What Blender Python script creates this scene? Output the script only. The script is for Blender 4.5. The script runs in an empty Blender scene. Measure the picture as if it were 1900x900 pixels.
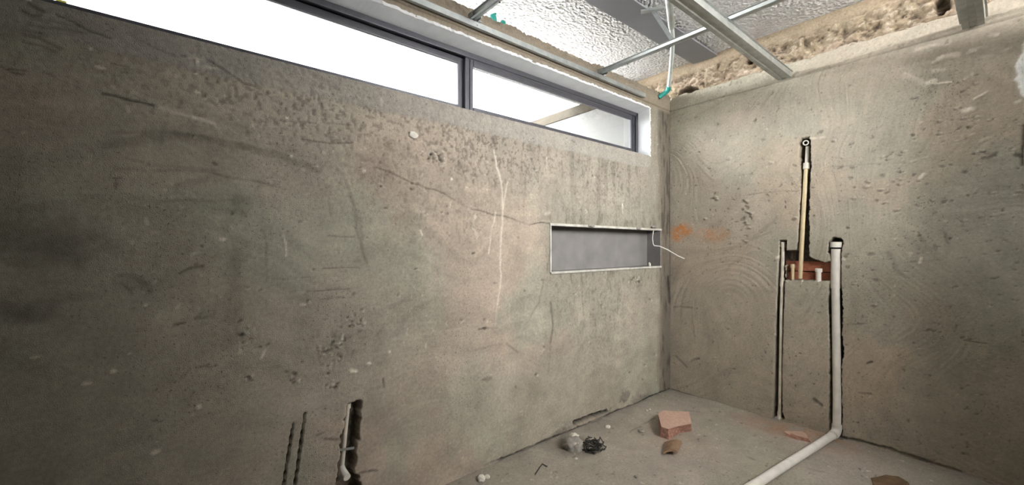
import bpy, bmesh, math, random
import numpy as np
from mathutils import Vector, Matrix

# ------------------------------------------------------------------ camera, sky, light, exposure
SC = bpy.context.scene
COL = SC.collection
W, H, F = 1900.0, 900.0, 758.0
CX, CY, CZ = -3.30, -1.85, 1.23           # camera position in the room (corner of the walls is 0,0)
FW = np.array([0.637, 0.771]); FW /= np.linalg.norm(FW)
RT = np.array([FW[1], -FW[0]])
HOR = 458.0

cam_d = bpy.data.cameras.new('camera'); cam = bpy.data.objects.new('camera', cam_d); COL.objects.link(cam)
cam.location = (CX, CY, CZ)
cam.rotation_euler = (math.pi / 2, 0, -math.atan2(FW[0], FW[1]))
cam_d.sensor_width = 36; cam_d.lens = F / W * 36
cam_d.shift_y = (HOR - 450) / W
cam_d.clip_start = 0.02
SC.camera = cam

world = bpy.data.worlds.new('overcast_sky'); SC.world = world; world.use_nodes = True
bg = world.node_tree.nodes['Background']
bg.inputs[0].default_value = (1.0, 0.985, 0.96, 1)
bg.inputs[1].default_value = 6.0
SC.view_settings.view_transform = 'Standard'; SC.view_settings.look = 'None'
SC.view_settings.gamma = 1.0; SC.view_settings.use_curve_mapping = False
SC.view_settings.exposure = 3.02
SC.cycles.max_bounces = 10; SC.cycles.diffuse_bounces = 6

def area_light(name, loc, rot, sx, sy, power, col=(0.95, 0.98, 1.0)):
    d = bpy.data.lights.new(name, 'AREA'); d.shape = 'RECTANGLE'; d.size = sx; d.size_y = sy
    d.energy = power; d.color = col
    o = bpy.data.objects.new(name, d); COL.objects.link(o); o.location = loc; o.rotation_euler = rot
    return o
# daylight of the overcast sky: sampling guides in the clerestory window and the gap under the roof
for nm, zc, sz in (('window_daylight_guide', 2.15, 0.36), ('roof_gap_daylight_guide', 2.65, 0.24)):
    g = area_light(nm, (-2.1, 0.20, zc), (-math.pi / 2, 0, 0), 3.6, sz, 1)
    g.data.cycles.is_portal = True
g = area_light('added_rear_opening_guide', (-1.18, -3.15, 2.27), (math.pi / 2, 0, 0), 1.36, 1.02, 1); g.data.cycles.is_portal = True  # portal for the unseen opening added behind the camera

# ------------------------------------------------------------------ photo geometry helpers
def ray(px, py):
    o = (px - 950) / F
    d = FW + o * RT
    return d[0], d[1], (HOR - py) / F
def onA(px, py, y=0.0):                     # point on the window wall (plane y)
    dx, dy, dz = ray(px, py); t = (y - CY) / dy
    return CX + t * dx, CZ + t * dz         # x, z
def onB(px, py, x=0.0):                     # point on the right wall (plane x)
    dx, dy, dz = ray(px, py); t = (x - CX) / dx
    return CY + t * dy, CZ + t * dz         # y, z
def onZ(px, py, z=0.0):
    dx, dy, dz = ray(px, py); t = (z - CZ) / dz
    return CX + t * dx, CY + t * dy         # x, y

# ------------------------------------------------------------------ noise
_rng = np.random.RandomState(7)
_T = _rng.rand(256, 256)
def vn(x, y, s=0):
    x = np.asarray(x) + s * 17.37; y = np.asarray(y) + s * 9.71
    xi = np.floor(x).astype(int); yi = np.floor(y).astype(int)
    fx = x - xi; fy = y - yi
    fx = fx * fx * (3 - 2 * fx); fy = fy * fy * (3 - 2 * fy)
    a = _T[xi % 256, yi % 256]; b = _T[(xi + 1) % 256, yi % 256]
    c = _T[xi % 256, (yi + 1) % 256]; d = _T[(xi + 1) % 256, (yi + 1) % 256]
    return (a * (1 - fx) + b * fx) * (1 - fy) + (c * (1 - fx) + d * fx) * fy
def fbm(x, y, s=0, o=4, g=0.5):
    r = 0; a = 1.0; n = 0
    for i in range(o):
        r = r + a * vn(x * 2 ** i, y * 2 ** i, s + i * 3); n += a; a *= g
    return r / n
def sst(a, b, x):
    t = np.clip((x - a) / (b - a), 0, 1); return t * t * (3 - 2 * t)
def seg_dist(U, V, pts):
    d = np.full(U.shape, 1e9)
    for (x0, y0), (x1, y1) in zip(pts[:-1], pts[1:]):
        ex, ey = x1 - x0, y1 - y0; L = ex * ex + ey * ey + 1e-12
        t = np.clip(((U - x0) * ex + (V - y0) * ey) / L, 0, 1)
        d = np.minimum(d, np.hypot(U - x0 - t * ex, V - y0 - t * ey))
    return d
def poly_sd(U, V, pts):                     # signed distance, positive inside
    d = seg_dist(U, V, list(pts) + [pts[0]])
    ins = np.zeros(U.shape, bool); n = len(pts)
    for i in range(n):
        x0, y0 = pts[i]; x1, y1 = pts[(i + 1) % n]
        if y0 == y1: continue
        c = ((y0 > V) != (y1 > V)) & (U < (x1 - x0) * (V - y0) / (y1 - y0) + x0)
        ins ^= c
    return np.where(ins, d, -d)

# ------------------------------------------------------------------ materials
def newmat(name):
    m = bpy.data.materials.new(name); m.use_nodes = True
    nt = m.node_tree; return m, nt, nt.nodes['Principled BSDF']
def N(nt, typ, **kw):
    n = nt.nodes.new(typ)
    for k, v in kw.items():
        if isinstance(k, str) and k.startswith('i_'): n.inputs[k[2:].replace('_', ' ')].default_value = v
        else: setattr(n, k, v)
    return n
def plain(name, col, rough=0.6, metal=0.0, var=0.12, scale=30, bump=0.15, bscale=120, spec=0.5):
    m, nt, p = newmat(name)
    tc = N(nt, 'ShaderNodeTexCoord')
    nz = N(nt, 'ShaderNodeTexNoise', i_Scale=scale, i_Detail=5.0)
    nt.links.new(tc.outputs['Object'], nz.inputs['Vector'])
    rp = N(nt, 'ShaderNodeValToRGB')
    c = np.array(col)
    rp.color_ramp.elements[0].position = 0.3; rp.color_ramp.elements[1].position = 0.7
    rp.color_ramp.elements[0].color = (*np.clip(c * (1 - var), 0, 1), 1)
    rp.color_ramp.elements[1].color = (*np.clip(c * (1 + var), 0, 1), 1)
    nt.links.new(nz.outputs['Fac'], rp.inputs['Fac']); nt.links.new(rp.outputs['Color'], p.inputs['Base Color'])
    p.inputs['Roughness'].default_value = rough; p.inputs['Metallic'].default_value = metal
    p.inputs['Specular IOR Level'].default_value = spec
    if bump:
        n2 = N(nt, 'ShaderNodeTexNoise', i_Scale=bscale, i_Detail=4.0)
        nt.links.new(tc.outputs['Object'], n2.inputs['Vector'])
        b = N(nt, 'ShaderNodeBump', i_Strength=bump, i_Distance=0.004)
        nt.links.new(n2.outputs['Fac'], b.inputs['Height']); nt.links.new(b.outputs['Normal'], p.inputs['Normal'])
    return m
def plaster(name, grain=0.16, bump=0.35, streak=(1, 1, 1)):
    """cement plaster: large colouring from the mesh's own stain attribute, fine grain, pits and scratches here"""
    m, nt, p = newmat(name); L = nt.links.new
    tc = N(nt, 'ShaderNodeTexCoord'); at = N(nt, 'ShaderNodeAttribute', attribute_name='Col')
    mp = N(nt, 'ShaderNodeMapping'); mp.inputs['Scale'].default_value = streak
    L(tc.outputs['Object'], mp.inputs['Vector'])
    n1 = N(nt, 'ShaderNodeTexNoise', i_Scale=70.0, i_Detail=7.0, i_Roughness=0.68); L(mp.outputs['Vector'], n1.inputs['Vector'])
    n2 = N(nt, 'ShaderNodeTexNoise', i_Scale=14.0, i_Detail=6.0, i_Roughness=0.6); L(mp.outputs['Vector'], n2.inputs['Vector'])
    n3 = N(nt, 'ShaderNodeTexNoise', i_Scale=330.0, i_Detail=2.0); L(tc.outputs['Object'], n3.inputs['Vector'])
    r1 = N(nt, 'ShaderNodeMapRange'); r1.inputs['From Min'].default_value = 0.3; r1.inputs['From Max'].default_value = 0.7
    r1.inputs['To Min'].default_value = 1 - grain; r1.inputs['To Max'].default_value = 1 + grain
    L(n1.outputs['Fac'], r1.inputs['Value'])
    r2 = N(nt, 'ShaderNodeMapRange'); r2.inputs['From Min'].default_value = 0.3; r2.inputs['From Max'].default_value = 0.7
    r2.inputs['To Min'].default_value = 0.92; r2.inputs['To Max'].default_value = 1.08
    L(n2.outputs['Fac'], r2.inputs['Value'])
    mm = N(nt, 'ShaderNodeMath', operation='MULTIPLY'); L(r1.outputs[0], mm.inputs[0]); L(r2.outputs[0], mm.inputs[1])
    n4 = N(nt, 'ShaderNodeTexNoise', i_Scale=105.0, i_Detail=2.5); L(mp.outputs['Vector'], n4.inputs['Vector'])
    n5 = N(nt, 'ShaderNodeTexNoise', i_Scale=2.6, i_Detail=3.0); L(tc.outputs['Object'], n5.inputs['Vector'])
    g5 = N(nt, 'ShaderNodeMapRange'); g5.inputs['From Min'].default_value = 0.42; g5.inputs['From Max'].default_value = 0.62
    g5.inputs['To Min'].default_value = 0.10; g5.inputs['To Max'].default_value = 0.5; L(n5.outputs['Fac'], g5.inputs['Value'])
    p4 = N(nt, 'ShaderNodeMapRange'); p4.inputs['From Min'].default_value = 0.60; p4.inputs['From Max'].default_value = 0.70; L(n4.outputs['Fac'], p4.inputs['Value'])
    pd = N(nt, 'ShaderNodeMath', operation='MULTIPLY'); L(p4.outputs[0], pd.inputs[0]); L(g5.outputs[0], pd.inputs[1])   # small pits
    iv = N(nt, 'ShaderNodeMath', operation='SUBTRACT'); iv.inputs[0].default_value = 1.0; L(pd.outputs[0], iv.inputs[1])
    m2 = N(nt, 'ShaderNodeMath', operation='MULTIPLY'); L(mm.outputs[0], m2.inputs[0]); L(iv.outputs[0], m2.inputs[1]); mm = m2
    vm = N(nt, 'ShaderNodeVectorMath', operation='SCALE'); L(at.outputs['Color'], vm.inputs[0]); L(mm.outputs[0], vm.inputs['Scale'])
    L(vm.outputs[0], p.inputs['Base Color'])
    ad = N(nt, 'ShaderNodeMath', operation='MULTIPLY_ADD'); L(n1.outputs['Fac'], ad.inputs[0]); ad.inputs[1].default_value = 0.8
    sp = N(nt, 'ShaderNodeMath', operation='MULTIPLY_ADD'); L(pd.outputs[0], sp.inputs[0]); sp.inputs[1].default_value = -1.2; L(n3.outputs['Fac'], sp.inputs[2])
    L(sp.outputs[0], ad.inputs[2])
    b = N(nt, 'ShaderNodeBump', i_Strength=bump, i_Distance=0.006); L(ad.outputs[0], b.inputs['Height']); L(b.outputs['Normal'], p.inputs['Normal'])
    p.inputs['Roughness'].default_value = 0.8; p.inputs['Specular IOR Level'].default_value = 0.35
    return m
M = {}
M['wallA'] = plaster('cement_plaster', 0.19, 0.5)
M['wallB'] = plaster('trowelled_plaster', 0.14, 0.42)
M['floor'] = plaster('concrete_screed', 0.15, 0.45)
M['mortar'] = plaster('raw_mortar', 0.22, 0.7)
M['core'] = plain('grey_masonry', (0.30, 0.28, 0.25), 0.9)
M['block'] = plain('bare_dark_block_wall', (0.10, 0.085, 0.07), 0.95)
M['niche'] = plain('smooth_grey_plaster', (0.215, 0.205, 0.20), 0.75, var=0.14, scale=9, bump=0.12)
M['white_paint'] = plain('white_paint', (0.80, 0.82, 0.84), 0.55, var=0.05, scale=14, bump=0.15, bscale=60)
M['alu'] = plain('anodised_aluminium', (0.085, 0.085, 0.10), 0.38, 0.35, var=0.08, bump=0)
M['galv'] = plain('galvanised_steel', (0.44, 0.47, 0.47), 0.42, 0.85, var=0.12, scale=25, bump=0.05)
M['galv2'] = plain('dusty_galvanised_steel', (0.42, 0.44, 0.42), 0.45, 0.7, var=0.16, scale=20, bump=0.05)
M['beam'] = plain('grey_painted_steel', (0.20, 0.205, 0.225), 0.5, 0.0, var=0.06, scale=6, bump=0.05)
M['pvc'] = plain('white_pvc', (0.80, 0.77, 0.71), 0.38, var=0.10, scale=18, bump=0.04)
M['pvc_dirty'] = plain('dusty_white_pvc', (0.70, 0.65, 0.56), 0.5, var=0.16, scale=22, bump=0.06)
M['cpvc'] = plain('cream_cpvc', (0.66, 0.54, 0.33), 0.42, var=0.08, scale=25, bump=0.04)
M['conduit'] = plain('grey_conduit', (0.55, 0.60, 0.58), 0.45, 0.1, var=0.08, bump=0.04)
M['green'] = plain('green_conduit', (0.03, 0.33, 0.28), 0.4, var=0.1, bump=0.04)
M['brick'] = plain('red_clay', (0.36, 0.13, 0.075), 0.85, var=0.22, scale=40, bump=0.4)
M['brick_pink'] = plain('pink_clay', (0.56, 0.38, 0.30), 0.85, var=0.12, scale=45, bump=0.35)
M['brick_side'] = plain('broken_red_clay', (0.34, 0.185, 0.135), 0.9, var=0.3, scale=55, bump=0.6)
M['brick_brown'] = plain('brown_clay', (0.30, 0.195, 0.12), 0.8, var=0.2, scale=50, bump=0.3)
M['dark_clay'] = plain('dark_brown_clay', (0.13, 0.082, 0.04), 0.8, var=0.3, scale=30, bump=0.3)
M['black'] = plain('black_plastic', (0.022, 0.02, 0.018), 0.5, var=0.3, bump=0.1)
M['white_cable'] = plain('white_cable_sheath', (0.78, 0.76, 0.72), 0.45, var=0.05, bump=0)
M['crumb'] = plain('plaster_crumb', (0.70, 0.67, 0.60), 0.9, var=0.1, scale=60, bump=0.4)
M['greycrumb'] = plain('grey_crumb', (0.30, 0.28, 0.25), 0.9, var=0.2, scale=60, bump=0.4)
M['yellow'] = plain('yellow_tape', (0.85, 0.75, 0.10), 0.5, bump=0)
M['film'] = plain('grey_protective_film', (0.50, 0.52, 0.55), 0.4, var=0.3, scale=14, bump=0)
M['ground'] = plain('dark_soil', (0.022, 0.021, 0.018), 0.9, scale=3, bump=0.2)  # outside ground, kept dark to limit light thrown up onto the roof
M['added_bounce_slab'] = plain('pale_bounce_slab', (0.80, 0.79, 0.77), 0.9, scale=3)  # for the added slab that bounces daylight indoors
M['render_white'] = plain('weathered_render', (0.28, 0.276, 0.268), 0.9, var=0.04, scale=2)
M['tan'] = plain('tan_concrete', (0.075, 0.062, 0.046), 0.9, var=0.15, scale=8)
def roof_mat():
    m, nt, p = newmat('embossed_foil_panel'); L = nt.links.new
    tc = N(nt, 'ShaderNodeTexCoord')
    nz = N(nt, 'ShaderNodeTexNoise', i_Scale=7.0, i_Detail=3.0); L(tc.outputs['Object'], nz.inputs['Vector'])
    mp = N(nt, 'ShaderNodeMapping'); mp.inputs['Scale'].default_value = (1, 1.25, 1); L(tc.outputs['Object'], mp.inputs['Vector'])
    v = N(nt, 'ShaderNodeTexVoronoi', i_Scale=44.0); v.feature = 'SMOOTH_F1'; L(mp.outputs['Vector'], v.inputs['Vector'])
    n2 = N(nt, 'ShaderNodeTexNoise', i_Scale=90.0, i_Detail=2.0); L(tc.outputs['Object'], n2.inputs['Vector'])
    ad = N(nt, 'ShaderNodeMath', operation='MULTIPLY_ADD'); ad.inputs[1].default_value = 0.5
    L(n2.outputs['Fac'], ad.inputs[0]); L(v.outputs['Distance'], ad.inputs[2])
    b = N(nt, 'ShaderNodeBump', i_Strength=1.0, i_Distance=0.03); L(ad.outputs[0], b.inputs['Height']); L(b.outputs['Normal'], p.inputs['Normal'])
    rp = N(nt, 'ShaderNodeValToRGB'); rp.color_ramp.elements[0].color = (0.68, 0.695, 0.72, 1); rp.color_ramp.elements[1].color = (0.80, 0.805, 0.815, 1)
    L(nz.outputs['Fac'], rp.inputs['Fac']); L(rp.outputs['Color'], p.inputs['Base Color'])
    p.inputs['Roughness'].default_value = 0.45; p.inputs['Metallic'].default_value = 0.1
    return m
M['roof'] = roof_mat()
def glass_mat():
    m = bpy.data.materials.new('window_glass'); m.use_nodes = True; nt = m.node_tree; nt.nodes.clear()
    o = N(nt, 'ShaderNodeOutputMaterial'); t = N(nt, 'ShaderNodeBsdfTransparent'); g = N(nt, 'ShaderNodeBsdfGlossy')
    g.inputs['Roughness'].default_value = 0.02; t.inputs[0].default_value = (0.60, 0.615, 0.62, 1)
    mx = N(nt, 'ShaderNodeMixShader'); mx.inputs[0].default_value = 0.06
    nt.links.new(t.outputs[0], mx.inputs[1]); nt.links.new(g.outputs[0], mx.inputs[2]); nt.links.new(mx.outputs[0], o.inputs[0])
    return m
M['glass'] = glass_mat()

# ------------------------------------------------------------------ mesh helpers
def link(name, me, mat, parent=None):
    o = bpy.data.objects.new(name, me); COL.objects.link(o)
    if mat is not None and not me.materials: me.materials.append(mat)
    if parent is not None: o.parent = parent
    return o
def empty(name, loc=(0, 0, 0)):
    o = bpy.data.objects.new(name, None); COL.objects.link(o); o.location = loc; o.empty_display_size = 0.05
    return o
def tag(o, label=None, cat=None, group=None, kind=None):
    if label: o['label'] = label
    if cat: o['category'] = cat
    if group: o['group'] = group
    if kind: o['kind'] = kind
    return o
class MB:
    def __init__(s): s.v = []; s.f = []
    def add(s, vs, fs):
        n = len(s.v); s.v += [tuple(map(float, q)) for q in vs]; s.f += [tuple(n + i for i in q) for q in fs]; return s
    def box(s, x0, x1, y0, y1, z0, z1, M4=None):
        vs = [(x, y, z) for x in (x0, x1) for y in (y0, y1) for z in (z0, z1)]
        if M4 is not None: vs = [tuple(M4 @ Vector(q)) for q in vs]
        return s.add(vs, [(0, 1, 3, 2), (4, 6, 7, 5), (0, 4, 5, 1), (2, 3, 7, 6), (0, 2, 6, 4), (1, 5, 7, 3)])
    def extrude(s, prof, p0, p1, up=(0, 0, 1)):
        """sweep a closed 2-D outline (side, up) from p0 to p1"""
        p0 = Vector(p0); p1 = Vector(p1); d = (p1 - p0).normalized(); sd = d.cross(Vector(up)).normalized(); u = sd.cross(d)
        n = len(prof); vs = [p0 + sd * a + u * b for a, b in prof] + [p1 + sd * a + u * b for a, b in prof]
        fs = [(i, (i + 1) % n, n + (i + 1) % n, n + i) for i in range(n)] + [tuple(range(n - 1, -1, -1)), tuple(range(n, 2 * n))]
        return s.add(vs, fs)
    def tube(s, pts, r, seg=16, caps=True):
        P = [Vector(q) for q in pts]; n = len(P)
        rs = r if isinstance(r, (list, tuple)) else [r] * n
        ref = None; rings = []
        for i in range(n):
            a = (P[i] - P[i - 1]).normalized() if i else (P[1] - P[0]).normalized()
            b = (P[i + 1] - P[i]).normalized() if i < n - 1 else a
            t = (a + b); t = t.normalized() if t.length > 1e-6 else a
            if ref is None:
                ref = t.orthogonal().normalized()
            ref = (ref - t * ref.dot(t)).normalized(); bi = t.cross(ref)
            k = 1.0 / max(0.5, math.cos(a.angle(b) / 2)) if (a - b).length > 1e-6 else 1.0
            ax = (a - b)
            ax = ax.normalized() if ax.length > 1e-6 else None
            ring = []
            for j in range(seg):
                an = 2 * math.pi * j / seg; w = (ref * math.cos(an) + bi * math.sin(an)) * rs[i]
                if ax is not None: w = w + ax * (w.dot(ax) * (k - 1))
                ring.append(P[i] + w)
            rings.append(ring)
        vs = [q for rg in rings for q in rg]
        fs = [(i * seg + j, i * seg + (j + 1) % seg, (i + 1) * seg + (j + 1) % seg, (i + 1) * seg + j) for i in range(n - 1) for j in range(seg)]
        if caps: fs += [tuple(range(seg - 1, -1, -1)), tuple((n - 1) * seg + j for j in range(seg))]
        return s.add(vs, fs)
    def ringtube(s, p0, p1, ro, ri, seg=20):    # open pipe with a visible bore
        p0 = Vector(p0); p1 = Vector(p1); d = (p1 - p0).normalized(); a = d.orthogonal().normalized(); b = d.cross(a)
        vs = []
        for c, r in ((p0, ro), (p1, ro), (p1, ri), (p0, ri)):
            vs += [c + (a * math.cos(2 * math.pi * j / seg) + b * math.sin(2 * math.pi * j / seg)) * r for j in range(seg)]
        fs = [(k * seg + j, k * seg + (j + 1) % seg, ((k + 1) % 4) * seg + (j + 1) % seg, ((k + 1) % 4) * seg + j) for k in range(4) for j in range(seg)]
        return s.add(vs, fs)
    def loft(s, lo, hi):
        n = len(lo); fs = [(i, (i + 1) % n, n + (i + 1) % n, n + i) for i in range(n)] + [tuple(range(n - 1, -1, -1)), tuple(range(n, 2 * n))]
        return s.add(list(lo) + list(hi), fs)
    def mesh(s, name, smooth=False, bevel=0.0):
        me = bpy.data.meshes.new(name); me.from_pydata(s.v, [], s.f)
        bm = bmesh.new(); bm.from_mesh(me)
        bmesh.ops.recalc_face_normals(bm, faces=bm.faces)
        if bevel: bmesh.ops.bevel(bm, geom=bm.edges[:], offset=bevel, segments=2, affect='EDGES', profile=0.6)
        if smooth:
            for f in bm.faces: f.smooth = True
            for e in bm.edges:
                if len(e.link_faces) == 2 and e.calc_face_angle(0) > 0.7: e.smooth = False
        bm.to_mesh(me); bm.free(); me.update(); return me
    def build(s, name, mat, parent=None, smooth=False, bevel=0.0):
        return link(name, s.mesh(name, smooth, bevel), mat, parent)
def lump(name, mat, c, sx, sy, sz, seed, parent=None, sub=3, rough=0.25, rotz=0.0, flat=True):
    """an irregular stone-like chunk resting on its base"""
    bm = bmesh.new(); bmesh.ops.create_icosphere(bm, subdivisions=sub, radius=1.0)
    co = np.array([v.co[:] for v in bm.verts])
    n = fbm(co[:, 0] * 1.7 + 10 + seed, co[:, 1] * 1.7 + co[:, 2] * 2.3 + 20, seed, 3) - 0.5
    n2 = fbm(co[:, 2] * 1.9 + 3, co[:, 0] * 1.6 - co[:, 1] * 2.1 + 40, seed + 5, 3) - 0.5
    co = co * (1 + rough * 2 * n + rough * n2)[:, None] * np.array([sx, sy, sz])
    if flat: co[:, 2] = np.maximum(co[:, 2], -0.45 * sz)
    co[:, 2] -= co[:, 2].min()
    ca, sa = math.cos(rotz), math.sin(rotz)
    x = co[:, 0] * ca - co[:, 1] * sa; y = co[:, 0] * sa + co[:, 1] * ca
    for v, a, b, z in zip(bm.verts, x, y, co[:, 2]): v.co = (a, b, z)
    for f in bm.faces: f.smooth = sub > 2
    me = bpy.data.meshes.new(name); bm.to_mesh(me); bm.free()
    o = link(name, me, mat, parent); o.location = c; return o
def grid_obj(name, P, col, mat, keep=None, parent=None, smooth=True, flip=False):
    """P: (nu, nv, 3) points, col: (nu, nv, 3) linear stain colours"""
    nu, nv = P.shape[:2]
    idx = np.arange(nu * nv).reshape(nu, nv)
    q = np.stack([idx[:-1, :-1], idx[1:, :-1], idx[1:, 1:], idx[:-1, 1:]], -1)
    if flip: q = q[..., ::-1]
    q = q.reshape(-1, 4)
    if keep is not None: q = q[keep.reshape(-1)]
    used = np.zeros(nu * nv, bool); used[q.ravel()] = True
    mapn = np.cumsum(used) - 1; q = mapn[q]
    V = P.reshape(-1, 3)[used]; C = np.clip(col.reshape(-1, 3)[used] * np.array((1.03, 1.0, 0.945)), 0.002, 0.92)
    me = bpy.data.meshes.new(name)
    me.vertices.add(len(V)); me.vertices.foreach_set('co', V.astype(np.float32).ravel())
    me.loops.add(q.size); me.loops.foreach_set('vertex_index', q.astype(np.int32).ravel())
    me.polygons.add(len(q)); me.polygons.foreach_set('loop_start', np.arange(0, q.size, 4, dtype=np.int32))
    me.polygons.foreach_set('loop_total', np.full(len(q), 4, np.int32))
    me.polygons.foreach_set('use_smooth', np.full(len(q), smooth, bool))
    at = me.color_attributes.new('Col', 'FLOAT_COLOR', 'POINT')
    at.data.foreach_set('color', np.concatenate([C, np.ones((len(C), 1))], 1).astype(np.float32).ravel())
    me.update(calc_edges=True); me.validate()
    return link(name, me, mat, parent)
def axis(*stops):
    """axis((a, step), (b, step), ..., end): breakpoints hit exactly"""
    out = []
    for (a, st), nx in zip(stops[:-1], stops[1:]):
        b = nx[0] if isinstance(nx, tuple) else nx
        n = max(1, int(round((b - a) / st))); out += list(a + (b - a) * np.arange(n) / n)
    return np.array(out + [stops[-1]])

# ------------------------------------------------------------------ stains, scratches, pits on a wall
class Field:
    def __init__(s, U, V, conv, base):
        s.U, s.V, s.conv = U, V, conv
        s.C = np.ones(U.shape + (3,)) * np.array(base); s.h = np.zeros(U.shape)
        s.wob = fbm(U * 35, V * 35, 77, 3) - 0.5
        s.w1 = fbm(U * 7, V * 7, 71, 3) - 0.5; s.w2 = fbm(U * 7 + 31, V * 7 + 17, 72, 3) - 0.5; s.fade = sst(0.28, 0.5, fbm(U * 11, V * 11, 73, 3))
    def _win(s, pts, pad):
        xs = [p[0] for p in pts]; ys = [p[1] for p in pts]
        i = np.where((s.U[:, 0] > min(xs) - pad) & (s.U[:, 0] < max(xs) + pad))[0]
        j = np.where((s.V[0] > min(ys) - pad) & (s.V[0] < max(ys) + pad))[0]
        if len(i) == 0 or len(j) == 0: return None
        return slice(i[0], i[-1] + 1), slice(j[0], j[-1] + 1)
    def scale(s, px):                        # metres per pixel there
        a = np.array(s.conv(*px)); b = np.array(s.conv(px[0], px[1] + 10)); return abs(b[1] - a[1]) / 10 if abs(b[1] - a[1]) > 1e-6 else 0.003
    def line(s, pxs, w, mul, dh=0.0, soft=0.6, wob=0.5, tgt=None, wav=0.03):
        pts = [s.conv(*p) for p in pxs]; m = w * s.scale(pxs[len(pxs) // 2]) / 2
        k = s._win(pts, m * 3 + 0.02)
        if k is None: return
        d = seg_dist(s.U[k] + wav * s.w1[k], s.V[k] + wav * s.w2[k], pts) + s.wob[k] * m * 2 * wob
        a = (1 - sst(m * (1 - soft), m * (1 + soft) + 0.002, d)) * (0.35 + 0.65 * s.fade[k])
        s._app(k, a, mul, dh, tgt)
    def blob(s, px, rx, ry, mul, dh=0.0, soft=0.5, wob=0.35, rot=0.0, tgt=None, gate=None):
        c = s.conv(*px); m = s.scale(px); rx *= m; ry *= m; R = max(rx, ry)
        k = s._win([c], R * 1.8 + 0.02)
        if k is None: return
        du = s.U[k] - c[0]; dv = s.V[k] - c[1]; ca, sa = math.cos(rot), math.sin(rot)
        q = np.hypot((du * ca + dv * sa) / rx, (dv * ca - du * sa) / ry) + s.wob[k] * 2 * wob
        a = 1 - sst(1 - soft, 1 + soft, q)
        if gate is not None: a = a * gate[k]
        s._app(k, a, mul, dh, tgt)
    def _app(s, k, a, mul, dh, tgt):
        if tgt is not None: s.C[k] = s.C[k] * (1 - a[..., None] * mul) + np.array(tgt) * (a[..., None] * mul)
        else: s.C[k] *= (1 + a * (mul - 1))[..., None]
        s.h[k] += a * dh
def mixc(C, a, tgt): return C * (1 - a[..., None]) + np.array(tgt) * a[..., None]

WHITE = (0.80, 0.77, 0.70)
# ------------------------------------------------------------------ the window wall (wall_left), plane y = 0
WX0, WX1, WZ0, WZ1 = -3.78, -0.322, 1.970, 2.362
NX0, NX1, NZ0, NZ1 = -1.451, -0.158, 1.068, 1.369
ua = axis((-4.9, 0.03), (WX0, 0.0052), (NX0, 0.005), (WX1, 0.005), (NX1, 0.005), 0.0)
va = axis((0.0, 0.006), (NZ0, 0.005), (NZ1, 0.005), (WZ0, 0.0065), (WZ1, 0.005), 2.52)
U, V = np.meshgrid(ua, va, indexing='ij')
fa = Field(U, V, onA, (0.37, 0.345, 0.295))
lo = fbm(U * 1.3, V * 1.6, 1, 4); lo2 = fbm(U * 2.4 + 5, V * 2.0, 2, 4); md = fbm(U * 7, V * 5, 3, 4)
fa.C = mixc(fa.C, sst(0.45, 0.70, lo), (0.40, 0.345, 0.295))
fa.C = mixc(fa.C, 0.8 * sst(0.5, 0.72, lo2), (0.345, 0.345, 0.29))
fa.C *= (0.78 + 0.44 * md)[..., None]
trow = fbm(U * 3.0 + fbm(U * 1.2, V * 1.2, 31, 2) * 4, V * 22 + fbm(U * 1.5, V * 1.5, 30, 3) * 14, 4, 4)
fa.C *= (1 + 0.30 * (trow - 0.5))[..., None]; fa.h += 0.0016 * (trow - 0.5) + 0.004 * (lo - 0.5)
vst = fbm(U * 28, V * 2.2, 8, 4)
below = sst(0.75, 0.02, 1.97 - V) * sst(-2.5, -1.6, U)
fa.C *= (1 - 0.5 * below * sst(0.50, 0.74, vst))[..., None]; fa.C = mixc(fa.C, .6 * below, (.27, .252, .222))
nichez = np.exp(-(np.maximum(np.maximum(NX0 - U, 0), np.maximum(NZ0 - V, V - NZ1)) / 0.16) ** 2) * sst(-1.7, -1.4, U)
fa.C = mixc(fa.C, 0.8 * nichez, (0.285, 0.272, 0.235))
fa.C *= (1 - 0.35 * nichez * sst(0.5, 0.75, fbm(U * 40, V * 16, 9, 4)))[..., None]
pit = fbm(U * 66, V * 60, 11, 2); pit2 = fbm(U * 74, V * 40, 12, 2)
pz = 0.10 + 0 * U
for (cx, cy, rx, ry, w) in ((590, 200, 230, 85, .9), (900, 265, 190, 85, 1.0), (1120, 330, 140, 100, .6), (740, 330, 200, 60, .45), (830, 400, 150, 80, .4), (1120, 570, 140, 120, .5), (640, 640, 70, 60, .35)):
    c = onA(cx, cy); m = fa.scale((cx, cy)); pz = np.maximum(pz, w * np.exp(-((U - c[0]) / (rx * m * 1.2)) ** 2 - ((V - c[1]) / (ry * m)) ** 2))
pm = sst(0.60 - 0.03 * pz, 0.70, pit) * pz + 0.8 * sst(0.66, 0.74, pit2) * pz
fa.C *= (1 - 0.42 * np.clip(pm, 0, 1))[..., None]; fa.h -= 0.004 * np.clip(pm, 0, 1)
lt = sst(0.80, 0.88, fbm(U * 50, V * 50, 15, 2)) * sst(0.45, 0.65, fbm(U * 3, V * 3, 16, 2))
fa.C = mixc(fa.C, 0.3 * lt, WHITE); fa.h += 0.0015 * lt
# darker, rougher brown band with streaks by the corner
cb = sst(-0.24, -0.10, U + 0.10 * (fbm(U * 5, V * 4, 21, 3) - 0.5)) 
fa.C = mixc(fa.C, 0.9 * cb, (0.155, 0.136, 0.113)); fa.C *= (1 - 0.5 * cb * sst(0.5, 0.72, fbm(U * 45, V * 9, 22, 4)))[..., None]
fa.h += 0.010 * cb * (fbm(U * 22, V * 8, 23, 4) - 0.45)
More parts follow.
